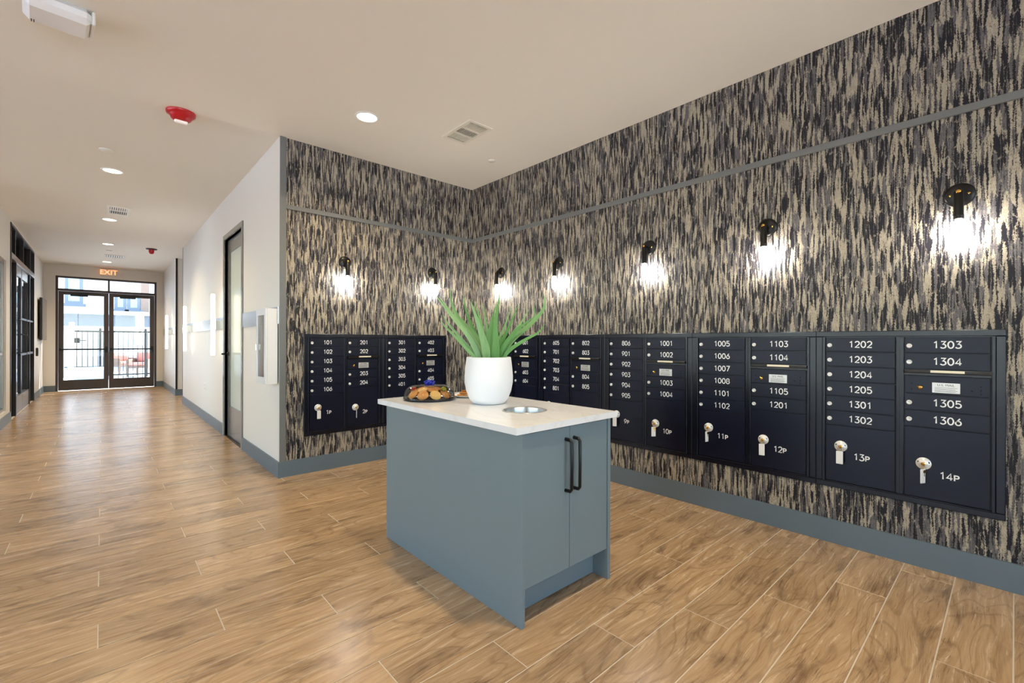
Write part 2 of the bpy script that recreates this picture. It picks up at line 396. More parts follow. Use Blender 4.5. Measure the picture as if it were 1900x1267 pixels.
for i, (p, q) in enumerate(WOP + FOP):  # unseen windows, added to bring daylight into the lobby
    west = i < len(WOP); w = q-p
    s = setting('window_%d' % (i+2), 'tall lobby window out of view, added for daylight', (XW-.08, p, .3) if west else (p, Y0-.08, .3), PI/2 if west else 0)
    f = MB().box(0, .05, -.03, .03, 0, 2.5).box(w-.05, w, -.03, .03, 0, 2.5).box(.05, w-.05, -.03, .03, 0, .05).box(.05, w-.05, -.03, .03, 2.45, 2.5).box(w/2-.02, w/2+.02, -.03, .03, .05, 2.45)
    obj('window_frame', f, 'bronze', s)
    for (u, u_) in ((.05, w/2-.02), (w/2+.02, w-.05)): obj('pane', MB().box(u, u_, -.004, .004, .05, 2.45), 'clear_glass', s)

# baseboards and trims
T = .014
struct('baseboard_right', MB().box(XR-T, XR, Y0, YB, 0, BASE), 'base_paint', 'grey-blue painted baseboard along the mail wall')
struct('baseboard_back', MB().box(XC-T, XR-T, YB-T, YB, 0, BASE), 'base_paint', 'grey-blue painted baseboard under the first two mailbox units')
struct('baseboard_corridor', MB().box(XC-T, XC, YB, CD0-.055, 0, BASE).box(XC-T, XC, CD1+.055, 11.2, 0, BASE), 'base_paint', 'grey baseboard of the corridor wall')
struct('baseboard_far_corridor', MB().box(1.24-T, 1.24, 12.75-T, YE, 0, BASE).box(1.24, 2.2, 12.75-T, 12.75, 0, BASE), 'base_paint', 'dark baseboard of the stepped wall')
struct('baseboard_exit', MB().box(XL, EX0, YE-T, YE, 0, BASE).box(EX1, 1.24-T, YE-T, YE, 0, BASE), 'base_paint', 'grey baseboard beside the exit doors')
struct('baseboard_left', MB().box(XL, XL+T, YS, SF0-.02, 0, BASE).box(XL, XL+T, SF1+.02, YE-T, 0, BASE), 'base_paint', 'dark baseboard of the left wall')
struct('trim_1', MB().box(XR-.016, XR, Y0, YB, 2.466, 2.506, bev=.002), 'trim_paint', 'horizontal grey picture rail on the mail wall')
struct('trim_2', MB().box(XC+.052, XR-.016, YB-.016, YB, 2.466, 2.506, bev=.002), 'trim_paint', 'horizontal grey picture rail on the return wall')
struct('trim_3', MB().box(XC-.002, XC+.052, YB-.016, YB, BASE, H, bev=.002), 'trim_paint', 'vertical grey corner trim at the end of the wallpaper')
struct('trim_4', MB().box(1.24-.008, 1.24+.03, 12.75-.008, 12.75, BASE, H), 'dark_frame', 'dark corner trim on the stepped wall')
struct('trim_5', MB().box(XC-.006, XC+.02, 11.2, 11.208, BASE, H), 'dark_frame', 'dark corner trim at the corridor wall end')
RZ0, RZ1 = 1.405, 1.565
struct('trim_6', MB().box(XC-.012, XC, YB+.002, CD0-.06, RZ0, RZ1, bev=.002), 'steel_rail', 'brushed steel wall band between corner and door')
struct('trim_7', MB().box(XC-.012, XC, CD1+.06, 11.19, RZ0, RZ1, bev=.002), 'steel_rail', 'brushed steel wall band beyond the door')
struct('trim_8', MB().box(1.24-.012, 1.24, 12.78, 15.6, RZ0, RZ1, bev=.002), 'steel_rail', 'brushed steel wall band near the exit')

# door_1: frosted glass door in the corridor wall. local x = -world y
d1 = setting('door_1', 'grey metal door with frosted glass in the corridor wall', (XC, CD1, 0), RW); w = CD1-CD0
obj('door_frame', MB().box(-.055, .0, -.015, .14, 0, CDH+.06).box(w, w+.055, -.015, .14, 0, CDH+.06).box(0, w, -.015, .14, CDH, CDH+.06), 'door_frame_paint', d1)
lf = obj('door_leaf', MB().box(.006, .13, .03, .075, .012, CDH-.006).box(w-.13, w-.006, .03, .075, .012, CDH-.006).box(.13, w-.13, .03, .075, CDH-.17, CDH-.006).box(.13, w-.13, .03, .075, .012, .4), 'door_frame_paint', d1)
obj('glass_pane', MB().box(.13, w-.13, .045, .06, .4, CDH-.17), 'frosted_glass', lf)
obj('lever_handle', MB().lathe([(.027, 0), (.027, .012), (.02, .016)], 20, (.065, .03, 1.08), 'y').tube([(.065, .03, 1.08), (.065, -.04, 1.08), (.1, -.05, 1.08), (.18, -.05, 1.078)], .011), 'black_metal', lf)
for z in (2.33, 1.70, 1.08, .36): obj('hinge', MB().box(w-.012, w+.012, -.012, .03, z-.06, z+.06, bev=.003), 'black_metal', d1)
obj('threshold', MB().box(0, w, -.0, .14, -.004, .006), 'bronze', d1)
obj('backing_wall', MB().box(-.2, w+.2, .15, .17, 0, CDH+.2), 'wall_paint', d1)

# door_2: exit double door
d2 = setting('door_2', 'dark bronze double exit doors with glazed transom', (EX0, YE, 0)); w = EX1-EX0
fr = .045
obj('door_frame', MB().box(0, fr, 0, .12, 0, EXH).box(w-fr, w, 0, .12, 0, EXH).box(fr, w-fr, 0, .12, EXH-.045, EXH).box(fr, w-fr, 0, .12, 2.475, 2.53).box(w/2-.02, w/2+.02, 0, .12, 2.53, EXH-.045), 'bronze', d2)
for (a, b) in ((fr, w/2-.02), (w/2+.02, w-fr)): obj('transom_pane', MB().box(a, b, .05, .06, 2.53, EXH-.045), 'clear_glass', d2)
for s, (a, b) in enumerate(((fr+.004, w/2-.003), (w/2+.003, w-fr-.004))):
    st = .092
    lf = obj('door_leaf', MB().box(a, a+st, .03, .075, .01, 2.47).box(b-st, b, .03, .075, .01, 2.47).box(a+st, b-st, .03, .075, 2.385, 2.47).box(a+st, b-st, .03, .075, .01, .265), 'bronze', d2)
    obj('glass_pane', MB().box(a+st, b-st, .048, .056, .265, 2.385), 'clear_glass', lf)
    obj('push_bar', MB().box(a+.02, b-.02, -.05, -.02, 1.01, 1.045, bev=.006).box(a+.02, a+.06, -.05, .03, .99, 1.065, bev=.004).box(b-.06, b-.02, -.05, .03, .95, 1.1, bev=.004), 'black_metal', lf)
    c = a+st+.28
    obj('door_closer', MB().box(c-.16, c+.16, -.03, .03, 2.35, 2.42, bev=.006).box(c-.02, c+.30, -.06, -.035, 2.425, 2.44), 'black_metal', lf)
    px = b-.03 if s == 0 else a+.03
    obj('pull_handle', MB().tube([(px, .075, .9), (px, .13, .92), (px, .13, 1.18), (px, .075, 1.2)], .012), 'black_metal', lf)

# door_3: dark storefront in the left wall; local x = +world y, local -y points into the corridor
d3 = setting('door_3', 'dark storefront double doors with transom in the left wall', (XL, SF0, 0), PI/2); w = SF1-SF0
def sy(y): return y-SF0
mu = [sy(y) for y in (11.0, 12.02, 13.05)]
f = MB().box(0, .05, -.01, .12, 0, SFH).box(w-.05, w, -.01, .12, 0, SFH).box(.05, w-.05, -.01, .12, SFH-.04, SFH)
for m_ in mu: f.box(m_-.02, m_+.02, 0, .12, 2.62, SFH-.04)
obj('door_frame', f, 'dark_frame', d3)
obj('transom_bar', MB().box(.05, w-.05, -.015, .12, 2.53, 2.62), 'bronze_light', d3)
e = [.05] + mu + [w-.05]
for i in range(4): obj('transom_pane', MB().box(e[i]+.02, e[i+1]-.02, .05, .06, 2.62, SFH-.04), 'dark_glass', d3)
dl, dm, dr = sy(11.1), sy(11.98), sy(12.95)
obj('side_light', MB().box(.05, dl-.01, .03, .08, 0, 2.53), 'dark_glass', d3); obj('side_light', MB().box(dr+.06, w-.05, .03, .08, 0, 2.53), 'dark_glass', d3)
obj('jamb', MB().box(dl-.06, dl, -.005, .1, 0, 2.53), 'dark_frame', d3); obj('jamb', MB().box(dr, dr+.06, -.005, .1, 0, 2.53), 'dark_frame', d3)
for s, (a, b) in enumerate(((dl+.004, dm-.003), (dm+.003, dr-.004))):
    st = .07
    lf = obj('door_leaf', MB().box(a, a+st, .02, .065, .01, 2.52).box(b-st, b, .02, .065, .01, 2.52), 'dark_frame', d3)
    obj('top_rail', MB().box(a+st, b-st, .02, .065, 2.36, 2.52), 'bronze_light', lf); obj('kick_plate', MB().box(a+.003, b-.003, .008, .065, .01, .3), 'bronze_light', lf)
    obj('glass_pane', MB().box(a+st, b-st, .038, .046, .3, 2.36), 'clear_glass', lf)
    obj('push_bar', MB().box(a+.03, b-.03, -.05, -.02, 1.6, 1.63, bev=.006).box(a+.03, b-.03, -.05, -.02, .99, 1.03, bev=.006), 'black_metal', lf)
    x = b-.05 if s == 0 else a+.05
    obj('pull_handle', MB().tube([(x, .02, 1.02), (x, -.06, 1.05), (x, -.06, 1.33), (x, .02, 1.36)], .014), 'black_metal', lf)
# window_1 beside it
w1 = setting('window_1', 'tall recessed window at the left edge', (XL-.045, WN0, .2), PI/2); w = WN1-WN0
obj('window_frame', MB().box(0, .04, -.02, .03, 0, WNH-.2).box(w-.04, w, -.02, .03, 0, WNH-.2).box(.04, w-.04, -.02, .03, 0, .04).box(.04, w-.04, -.02, .03, WNH-.24, WNH-.2).box(.04, w-.04, -.02, .03, .83, .87), 'bronze_light', w1)
obj('pane', MB().box(.04, w-.04, .0, .008, .87, WNH-.24), 'clear_glass', w1); obj('pane', MB().box(.04, w-.04, .0, .008, .04, .83), 'clear_glass', w1)

# ------------------------------------------------------------------ island
ix0, ix1, iy0, iy1, ih = 1.35, 1.995, 1.43, 2.69, .849
isl = thing('island_cabinet', 'grey-blue painted island cabinet with two front doors', 'cabinet', (ix0, iy0, 0)); iw, idp = ix1-ix0, iy1-iy0
obj('side_panel', MB().box(0, .022, 0, idp, 0, ih, bev=.0015), 'island_paint', isl); obj('side_panel', MB().box(iw-.022, iw, 0, idp, 0, ih, bev=.0015), 'island_paint', isl)
obj('back_panel', MB().box(.022, iw-.022, idp-.02, idp, 0, ih), 'island_paint', isl)
obj('bottom_panel', MB().box(.022, iw-.022, .03, idp-.02, .16, .178), 'island_paint', isl); obj('top_rail', MB().box(.022, iw-.022, .028, .06, ih-.02, ih), 'island_paint', isl)
obj('toe_kick', MB().box(.022, iw-.022, .098, .114, .004, .16), 'island_paint', isl)
mid = 1.6735-ix0
for s, (a, b, hx) in enumerate(((.0245, mid-.0015, mid-.03), (mid+.0015, iw-.0245, mid+.03))):
    dr_ = obj('door', MB().box(a, b, .006, .026, .162, ih-.006, bev=.0015), 'island_paint', isl)
    z0, z1 = .54, .785
    obj('handle', MB().tube([(hx, .007, z0), (hx, -.024, z0+.002), (hx, -.032, z0+.012), (hx, -.033, (z0+z1)/2), (hx, -.032, z1-.012), (hx, -.024, z1-.002), (hx, .007, z1)], [.009, .0088, .0082, .0078, .0082, .0088, .009], 8), 'black_metal', dr_)
# worktop with a hole
tx0, tx1, ty0, ty1, tz0, tz1 = 1.308, 2.037, 1.418, 2.728, .850, .880
hc, hr = (1.69, 1.772), .112
angs = sorted([2*PI*i/48 for i in range(48)] + [math.atan2(y-hc[1], x-hc[0]) % (2*PI) for x in (tx0, tx1) for y in (ty0, ty1)])
inn = []; out = []
for a in angs:
    c, s_ = math.cos(a), math.sin(a); tt = min(((tx1 if c > 0 else tx0)-hc[0])/c if abs(c) > 1e-9 else 1e9, ((ty1 if s_ > 0 else ty0)-hc[1])/s_ if abs(s_) > 1e-9 else 1e9)
    inn.append((hc[0]+hr*c, hc[1]+hr*s_)); out.append((hc[0]+tt*c, hc[1]+tt*s_))
n = len(angs); mb = MB(); vs = [(x, y, z) for z in (tz1, tz0) for L_ in (inn, out) for (x, y) in L_]; fs = []
for i in range(n):
    j = (i+1) % n; fs += [(i, n+i, n+j, j), (2*n+j, 3*n+j, 3*n+i, 2*n+i), (n+i, 3*n+i, 3*n+j, n+j), (j, 2*n+j, 2*n+i, i)]
mb.add(vs, fs)
ct = tag(obj('countertop', mb, 'quartz'), 'white veined quartz worktop lying on the island cabinet', 'countertop')
tag(obj('waste_chute', MB().lathe([(hr-.004, -.16), (hr-.004, -.001), (hr-.003, .002), (hr+.008, .003), (hr+.009, .0005), (hr-.001, .0004), (hr-.001, -.16)], 48, (hc[0], hc[1], tz1), caps=False).lathe([(hr-.004, -.16), (.01, -.165)], 48, (hc[0], hc[1], tz1), caps=False), 'nickel'), 'round steel waste opening sunk in the white worktop', 'waste chute')

# ------------------------------------------------------------------ potted succulent
pc = Vector((1.724, 2.117, tz1+.0005))
pp = thing('potted_aloe', 'long-leaved green aloe in a rounded white pot on the worktop', 'potted plant', pc)
prof = [(.0, 0), (.088, 0), (.1, .006), (.117, .03), (.135, .075), (.145, .125), (.1455, .165), (.141, .215), (.135, .262), (.1335, .274), (.131, .277), (.127, .274), (.13, .22), (.13, .2)]
obj('pot', MB().lathe(prof, 56, caps=False), 'pot_glaze', pp)
obj('soil', MB().lathe([(0.001, .247), (.06, .25), (.1285, .243)], 32, caps=False), 'soil', pp)
D0 = pc.dot(fw)
LEAF = [  # px control points base -> tip, extra depth at tip, half width (m)
 ([(893, 672), (872, 628), (842, 592), (806, 545)], -.02, .019), ([(900, 672), (880, 634), (850, 596), (814, 550)], .02, .017),
 ([(902, 672), (884, 628), (852, 592), (838, 562), (835.5, 530)], .06, .018), ([(899, 672), (887, 632), (868, 587), (859, 546)], .10, .016),
 ([(905, 674), (899, 640), (887, 600), (873, 558)], -.07, .027), ([(904, 672), (899, 630), (890, 590), (879, 557)], .13, .013),
 ([(908, 672), (906, 636), (902, 600), (895, 562)], .11, .014), ([(919, 675), (920, 645), (920, 600), (927, 545)], -.08, .025),
 ([(913, 672), (912, 630), (914, 595), (921, 560)], .12, .015), ([(916, 672), (924, 636), (937, 604), (949, 569)], .12, .012),
 ([(919, 672), (929, 640), (944, 608), (962, 565)], .04, .017), ([(920, 672), (938, 636), (967, 599), (982, 572)], .12, .013),
 ([(925, 672), (952, 632), (984, 600), (992, 584), (990.5, 564)], .10, .012), ([(924, 673), (945, 636), (982, 604), (1006, 578), (1011, 562), (1009, 546)], -.03, .018),
 ([(928, 674), (943, 652), (972, 632), (999, 617), (1011.5, 600)], -.05, .014), ([(890, 673), (872, 654), (846, 626), (826, 606), (817, 593)], -.05, .012),
 ([(892, 673), (874, 650), (850, 622), (831, 600), (822, 584)], .0, .012), ([(921, 674), (934, 645), (955, 616), (975, 600), (990, 588)], -.06, .016),
 ([(897, 673), (880, 640), (868, 612), (858, 590)], .05, .015), ([(911, 673), (908, 642), (909, 612), (913, 584)], .03, .017)]
def bez(P, s):
    P = [np.array(p, float) for p in P]
    while len(P) > 1: P = [a*(1-s)+b*s for a, b in zip(P[:-1], P[1:])]
    return P[0]
def cat_curve(P, s):       # Catmull-Rom through the points
    P = [np.array(p, float) for p in P]; P = [2*P[0]-P[1]] + P + [2*P[-1]-P[-2]]; n = len(P)-3; x = min(s*n, n-1e-6); i = int(x); u = x-i
    a, b, c, d = P[i:i+4]; return .5*((2*b)+(-a+c)*u+(2*a-5*b+4*c-d)*u*u+(-a+3*b-3*c+d)*u**3)
for pts, dd, hw in LEAF:
    rows = 15; C3 = []
    for i in range(rows):
        s = i/(rows-1); q = cat_curve(pts, s); C3.append(at_depth(q[0], q[1], D0+dd*(.25+.75*s))-pc)
    mb = MB(); vs = []
    for i, c in enumerate(C3):
        s = i/(rows-1); tg = (C3[min(i+1, rows-1)]-C3[max(i-1, 0)]).normalized()
        nrm = (Vector((C3[-1].x, C3[-1].y, 0))*-.35 - fw*.8 + Vector((0, 0, .35))); nrm = (nrm-tg*nrm.dot(tg)).normalized(); sd = tg.cross(nrm)
        ww = hw*(1-s)**.62*(.8+.45*min(s*4, 1)*(1-s)) + .0006; th = ww*.35+.0006
        for k in range(10):
            a = 2*PI*k/10; x = math.cos(a); y = math.sin(a)
            vs.append(c+sd*(ww*x)+nrm*(th*(y if y < 0 else y*.25)+ww*.3*x*x))
    fs = [(j*10+i, j*10+(i+1) % 10, (j+1)*10+(i+1) % 10, (j+1)*10+i) for j in range(rows-1) for i in range(10)] + [tuple(range((rows-1)*10, rows*10))]
    obj('leaf', mb.add(vs, fs, 0, True), 'aloe_leaf', pp)

# ------------------------------------------------------------------ cookie tray
tc_ = Vector((1.55, 2.50, tz1+.0005)); tr = thing('cookie_tray', 'round black party tray under a clear domed lid with a blue bow', 'tray', tc_)
obj('base', MB().lathe([(.001, 0), (.14, 0), (.158, .006), (.165, .012), (.16, .012), (.14, .005), (.001, .004)], 44, caps=False), 'tray_black', tr)
obj('lid', MB().lathe([(.163, .013), (.158, .035), (.151, .056), (.138, .074), (.115, .086), (.06, .093), (.001, .093)], 44, caps=False), 'lid_plastic', tr)
bw = MB(); HB = .0945
for k in range(9):
    a = k*2*PI/9; r = .026; lift = .014 if k % 2 else .026
    bw.tube([(0, 0, HB), (r*.6*math.cos(a), r*.6*math.sin(a), HB+lift), (r*1.3*math.cos(a), r*1.3*math.sin(a), HB+lift*.7), (r*.9*math.cos(a), r*.9*math.sin(a), HB+.001), (0, 0, HB)], .004, 5)
obj('bow', bw, 'bow_blue', tr)
ck = MB().lathe([(.001, 0), (.03, 0), (.036, .004), (.034, .01), (.018, .014), (.001, .015)], 20, caps=False)
meA, meB = ck.mesh('cookie', 'cookie'), ck.mesh('cookie', 'cookie_pale')
for k in range(16):
    ring, r, i0, tilt, z = (9, .108, 0, .8, .033) if k < 9 else ((6, .06, 9, .35, .06) if k < 15 else ((1, .0, 15, .0, .074)))
    a = (k-i0)*2*PI/ring+.3
    o = link('cookie', meA if k % 3 else meB, None, tc_+Vector((r*math.cos(a), r*math.sin(a), z)), (0, tilt, a))
    tag(o, 'round golden cookie fanned in the ring under the clear tray lid', 'cookie', 'cookies in the party tray')
# red and green sweets picked out in the photo
for nm, lab, mt, px, dx in (('red_sweet', 'red sweet at the left of the cookie tray', 'candy_red', 765, 0), ('green_sweet', 'yellow-green sweet at the right of the cookie tray', 'candy_green', 832, 0)):
    P = at_depth(px, 727, 2.85); a = math.atan2(P.y-tc_.y, P.x-tc_.x)
    o = obj(nm, MB().lathe([(.001, 0), (.014, .002), (.018, .01), (.012, .018), (.001, .02)], 14, caps=False), mt, None, tc_+Vector((.098*math.cos(a), .098*math.sin(a), .062)), (.3, .4, a)); tag(o, lab, 'sweet')
# paper plate with snacks behind the pot
P = Vector((1.80, 2.46, tz1+.0005))
tag(obj('paper_plate', MB().lathe([(.001, .001), (.06, .001), (.085, .012), (.083, .014), (.058, .004), (.001, .004)], 32, caps=False), 'paper_white', None, P), 'white paper plate partly hidden behind the white pot', 'plate')
for k in range(3):
    o = link('biscuit', meA, None, P+Vector((-.03+.025*k, .01*(k-1), .006+.011*k)), (.12*k, .1, k)); tag(o, 'brown biscuit piled on the paper plate behind the pot', 'biscuit', 'biscuits on the paper plate')

# ------------------------------------------------------------------ routed lettering
def arc(cx, cy, rx, ry, a0, a1, n=12): return [(cx+rx*math.cos(math.radians(a0+(a1-a0)*i/n)), cy+ry*math.sin(math.radians(a0+(a1-a0)*i/n))) for i in range(n+1)]
GL = {'0': [arc(.3, .5, .3, .5, 0, 360, 22)], '1': [[(.12, .78), (.36, 1), (.36, 0)]],
 '2': [arc(.3, .7, .28, .3, 165, -40) + [(.02, 0), (.6, 0)]], '3': [[(.06, 1), (.55, 1), (.27, .6)] + arc(.27, .3, .31, .3, 85, -150)],
 '4': [[(.44, 0), (.44, 1), (0, .27), (.62, .27)]], '5': [[(.54, 1), (.1, 1), (.06, .55)] + arc(.28, .32, .31, .32, 125, -150)],
 '6': [[(.48, 1), (.12, .55)] + arc(.3, .31, .29, .31, 150, -210, 20)], '7': [[(.02, 1), (.6, 1), (.2, 0)]],
 '8': [arc(.3, .76, .24, .24, 0, 360, 18), arc(.3, .27, .29, .27, 0, 360, 18)], '9': [[(.12, 0), (.48, .45)] + arc(.3, .69, .29, .31, -30, -390, 20)],
 'P': [[(.06, 0), (.06, .78)] + [(.3, .78)] + arc(.32, .58, .2, .2, 90, -90, 8) + [(.06, .38)]]}
def number(txt, hgt, pitch):
    mb = MB(); x0 = -((len(txt)-1)*pitch+.6*hgt)/2; t_ = hgt*.084
    for ch in txt:
        for st in GL[ch]:
            P = [(x0+a*hgt, (b-.5)*hgt) for a, b in st]
            N_ = len(P); L_ = []; R_ = []; closed = math.dist(P[0], P[-1]) < 1e-6      # one mitred strip per stroke
            for q in range(N_):
                a = P[q-1] if q else (P[-2] if closed else None); b = P[q+1] if q < N_-1 else (P[1] if closed else None); ds = []
                for u, v_ in ((a, P[q]), (P[q], b)):
                    if u is not None and v_ is not None:
                        l_ = math.dist(u, v_) or 1e-9; ds.append((-(v_[1]-u[1])/l_, (v_[0]-u[0])/l_))
                nx, nz = sum(d[0] for d in ds)/len(ds), sum(d[1] for d in ds)/len(ds); m2 = max(nx*nx+nz*nz, .3); nx, nz = nx/m2*t_, nz/m2*t_
                L_.append((P[q][0]+nx, 0, P[q][1]+nz)); R_.append((P[q][0]-nx, 0, P[q][1]-nz))
            mb.add(L_+R_, [(q, N_+q, N_+q+1, q+1) for q in range(N_-1)])
        x0 += pitch
    return mb

# ------------------------------------------------------------------ mailbox units (local x right, z up, -y out of the wall)
lock_me = MB().lathe([(.0125, 0), (.0125, .006), (.0115, .008), (.007, .0085), (.0065, .007), (.001, .007)], 18, axis='y', caps=False).box(-.0012, .0012, -.0078, -.0068, -.005, .005).mesh('lock', ['lock_white'])
plock_me = MB().lathe([(.033, 0), (.033, .004), (.031, .006), (.015, .007), (.014, .012), (.0135, .016), (.001, .016)], 30, axis='y', caps=False).mesh('parcel_lock', ['lock_white'])
slot_me = MB().box(-.026, -.019, -.0066, -.0055, .004, .012).box(.019, .026, -.0066, -.0055, .004, .012).mesh('lock_slot', ['label_ink'])
core_me = MB().lathe([(.0095, .016), (.0095, .0175), (.001, .0175)], 18, axis='y', caps=False).mesh('lock_core', ['brass'])
olock_me = MB().lathe([(.0105, 0), (.0105, .005), (.001, .006)], 16, axis='y', caps=False).mesh('lock', ['brass'])
screw_me = MB().lathe([(.0035, 0), (.003, .002), (.001, .0025)], 8, axis='y', caps=False).mesh('rivet', ['navy_frame'])
LABTXT = text_mesh('U.S. MAIL', .017, 'label_ink')
UW = .821
ZT, ZB = 1.318, .347
rows1 = [1.283, 1.192, 1.101, 1.01, .919, .828, .737]
def mailbox(label, loc, rz, colA, colB, pA, pB, width):
    k = width/UW; X = lambda u: u*k
    t = thing('mailbox_unit', label, 'mailbox', loc, rz, 'mailbox units in the wall')
    f = MB()
    f.box(0, width, -.012, 0, ZT-.034, ZT, bev=.003).box(0, width, -.012, 0, ZB, ZB+.034, bev=.003).box(0, X(.036), -.012, 0, ZB+.034, ZT-.034, bev=.003).box(width-X(.036), width, -.012, 0, ZB+.034, ZT-.034, bev=.003)
    obj('trim_frame', f, 'navy_frame', t)
    g = MB(); a, b, z0, z1 = X(.036), width-X(.036), ZB+.034, ZT-.034
    g.box(a, X(.05), -.02, 0, z0, z1, bev=.002).box(X(.771), b, -.02, 0, z0, z1, bev=.002).box(X(.05), X(.771), -.02, 0, z1-.004, z1).box(X(.05), X(.771), -.02, 0, z0, z0+.006, bev=.002).box(X(.393), X(.427), -.014, 0, z0+.006, z1-.004, bev=.002)
    g.box(X(.393)+.012, X(.393)+.016, -.018, -.014, z0+.006, z1-.004); obj('door_frame', g, 'navy_frame', t)
    obj('back_plate', MB().box(X(.05), X(.771), -.002, .001, z0, z1), 'black_plastic', t)
    def tenant(u0, u1, zt, zb, num):
        d = obj('tenant_door', MB().box(X(u0)+.0015, X(u1)-.0015, -.012, -.002, zb+.0015, zt-.0015, bev=.0018), 'navy_metal', t); zc = (zt+zb)/2
        link('lock', lock_me, d, (X(u0)+.022, -.012, zc-.006))
        obj('number', number(num, .036, .0295), 'lettering', d, ((X(u0+u1)/2)+.006, -.0126, zc))
    for i, nm in enumerate(colA): tenant(.052, .391, rows1[i], rows1[i+1], nm)
    zz = [(1.283, 1.192), (1.192, 1.101), (.966, .873), (.873, .78)]
    for (zt, zb), nm in zip(zz, colB): tenant(.429, .769, zt, zb, nm)
    od = obj('outgoing_door', MB().box(X(.429)+.0015, X(.769)-.0015, -.012, -.002, .9675, 1.0665, bev=.0018), 'navy_metal', t)
    link('lock', olock_me, od, (X(.497), -.012, 1.001))
    lb = obj('mail_label', MB().box(X(.546), X(.656), -.0135, -.012, .976, 1.031, bev=.0006), 'label_plate', od)
    xm = X(.601); lines_ = MB()
    for q, z in enumerate((1.004, .996, .989, .983)): lines_.box(xm-.045, xm+.045-.008*(q % 2), -.0139, -.0134, z-.0009, z+.0009)
    obj('label_print', lines_, 'label_ink', od); link('label_lettering', LABTXT, od, (xm, -.0138, 1.018), (PI/2, 0, 0))
    for (u, z) in ((.462, 1.02), (.462, .99), (.733, 1.02), (.733, 1.0), (.733, .98), (.70, .996)): link('rivet', screw_me, od, (X(u), -.012, z))
    obj('slot_panel', MB().box(X(.429), X(.769), -.01, -.001, 1.068, 1.1), 'navy_frame', t)
    fl = obj('mail_slot_flap', MB().box(X(.431), X(.774), -.034, -.008, 1.079, 1.083, bev=.001).box(X(.431), X(.774), -.034, -.03, 1.083, 1.099, bev=.0015).box(X(.431), X(.774), -.03, -.008, 1.097, 1.0985), 'dark_bar', t)
    obj('slot_strip', MB().box(X(.541), X(.674), -.0352, -.0335, 1.085, 1.098, bev=.0006), 'cream_strip', fl)
    for u0, u1, zt, lz, pn, ux in ((.052, .391, .737, .61, pA, .132), (.429, .769, .78, .58, pB, .512)):
        d = obj('parcel_door', MB().box(X(u0)+.0015, X(u1)-.0015, -.012, -.002, .3895, zt-.0015, bev=.0018), 'navy_metal', t)
        link('parcel_lock', plock_me, d, (X(ux), -.012, lz)); link('lock_slot', slot_me, d, (X(ux), -.012, lz)); link('lock_core', core_me, d, (X(ux), -.012, lz))
        obj('number', number(pn, .036, .028), 'lettering', d, (X(ux)+.104, -.0126, lz-.052))
        PLOCK[pn] = (t, X(ux), lz)
    return t
PLOCK = {}
U = [('101 102 103 104 105 106', '201 202 203 204', '1P', '2P'), ('301 302 303 304 305 401', '402 403 404 405', '3P', '4P'), ('406 501 502 503 504 505', '601 602 603 604', '5P', '6P'),
     ('605 701 702 703 704 801', '802 803 804 805', '7P', '8P'), ('806 901 902 903 904 905', '1001 1002 1003 1004', '9P', '10P'), ('1005 1006 1007 1008 1101 1102', '1103 1104 1105 1201', '11P', '12P'),
     ('1202 1203 1204 1205 1301 1302', '1303 1304 1305 1306', '13P', '14P')]
ULAB = ['navy mailbox unit at the left end of the return wall, beside the corner trim', 'navy mailbox unit on the return wall, partly behind the cookie tray', 'navy mailbox unit half hidden behind the potted aloe',
        'navy mailbox unit just right of the white pot, above the worktop', 'navy mailbox unit behind the right corner of the worktop', 'navy mailbox unit second from the right end of the long wall', 'largest navy mailbox unit, at the right end nearest the viewer']
for i, (a, b, c, d) in enumerate(U):
    lab = ULAB[i]
    if i < 2: mailbox(lab, (1.411+i*.798, YB, 0), 0, a.split(), b.split(), c, d, .798)
    else: mailbox(lab, (XR, .028+UW*(7-i), 0), RW, a.split(), b.split(), c, d, UW)
bpy.context.view_layer.update()
# keys left in the parcel locks
def key(pn, rot, what):
    t, u, z = PLOCK[pn]; Pw = t.matrix_world @ Vector((u, -.0295, z))
    k = thing('locker_key', 'key %s hanging in the lock of parcel locker %s' % (what, pn), 'key', Pw, t.rotation_euler.z, 'keys in the parcel lockers')
    obj('key_bow', MB().box(-.0012, .0012, -.02, 0, -.009, .009, bev=.001), 'brass', k)
    ring = [(.0105*math.cos(2*PI*i/20)*math.cos(rot), -.014+.0105*math.cos(2*PI*i/20)*math.sin(rot), -.013+.0125*math.sin(2*PI*i/20)) for i in range(21)]
    obj('key_ring', MB().tube(ring, .0011, 6), 'brass', k)
    tg = obj('key_tag', MB().box(-.0175, .0175, -.0025, .0025, -.078, 0, bev=.002), 'tag_plastic', k, (0, -.014, -.026), (0, .0, rot))
    obj('spare_key', MB().lathe([(.009, -.001), (.009, .001)], 14, (.004, 0, -.036), 'y').box(.002, .006, -.001, .001, -.062, -.045), 'brass', k, (.004, -.012, -.004), (0, 0, rot))
for pn, r_, w_ in (('1P', 0, 'with a flat white tag'), ('2P', 1.25, 'with an edge-on white tag'), ('9P', .35, 'with a small white tag'), ('10P', .85, 'with a half-turned white tag'), ('11P', 1.4, 'with a thin edge-on tag'),
                   ('12P', .3, 'with a white tag'), ('13P', .1, 'with a broad white tag'), ('14P', 1.1, 'with a turned grey-white tag')): key(pn, r_, w_)

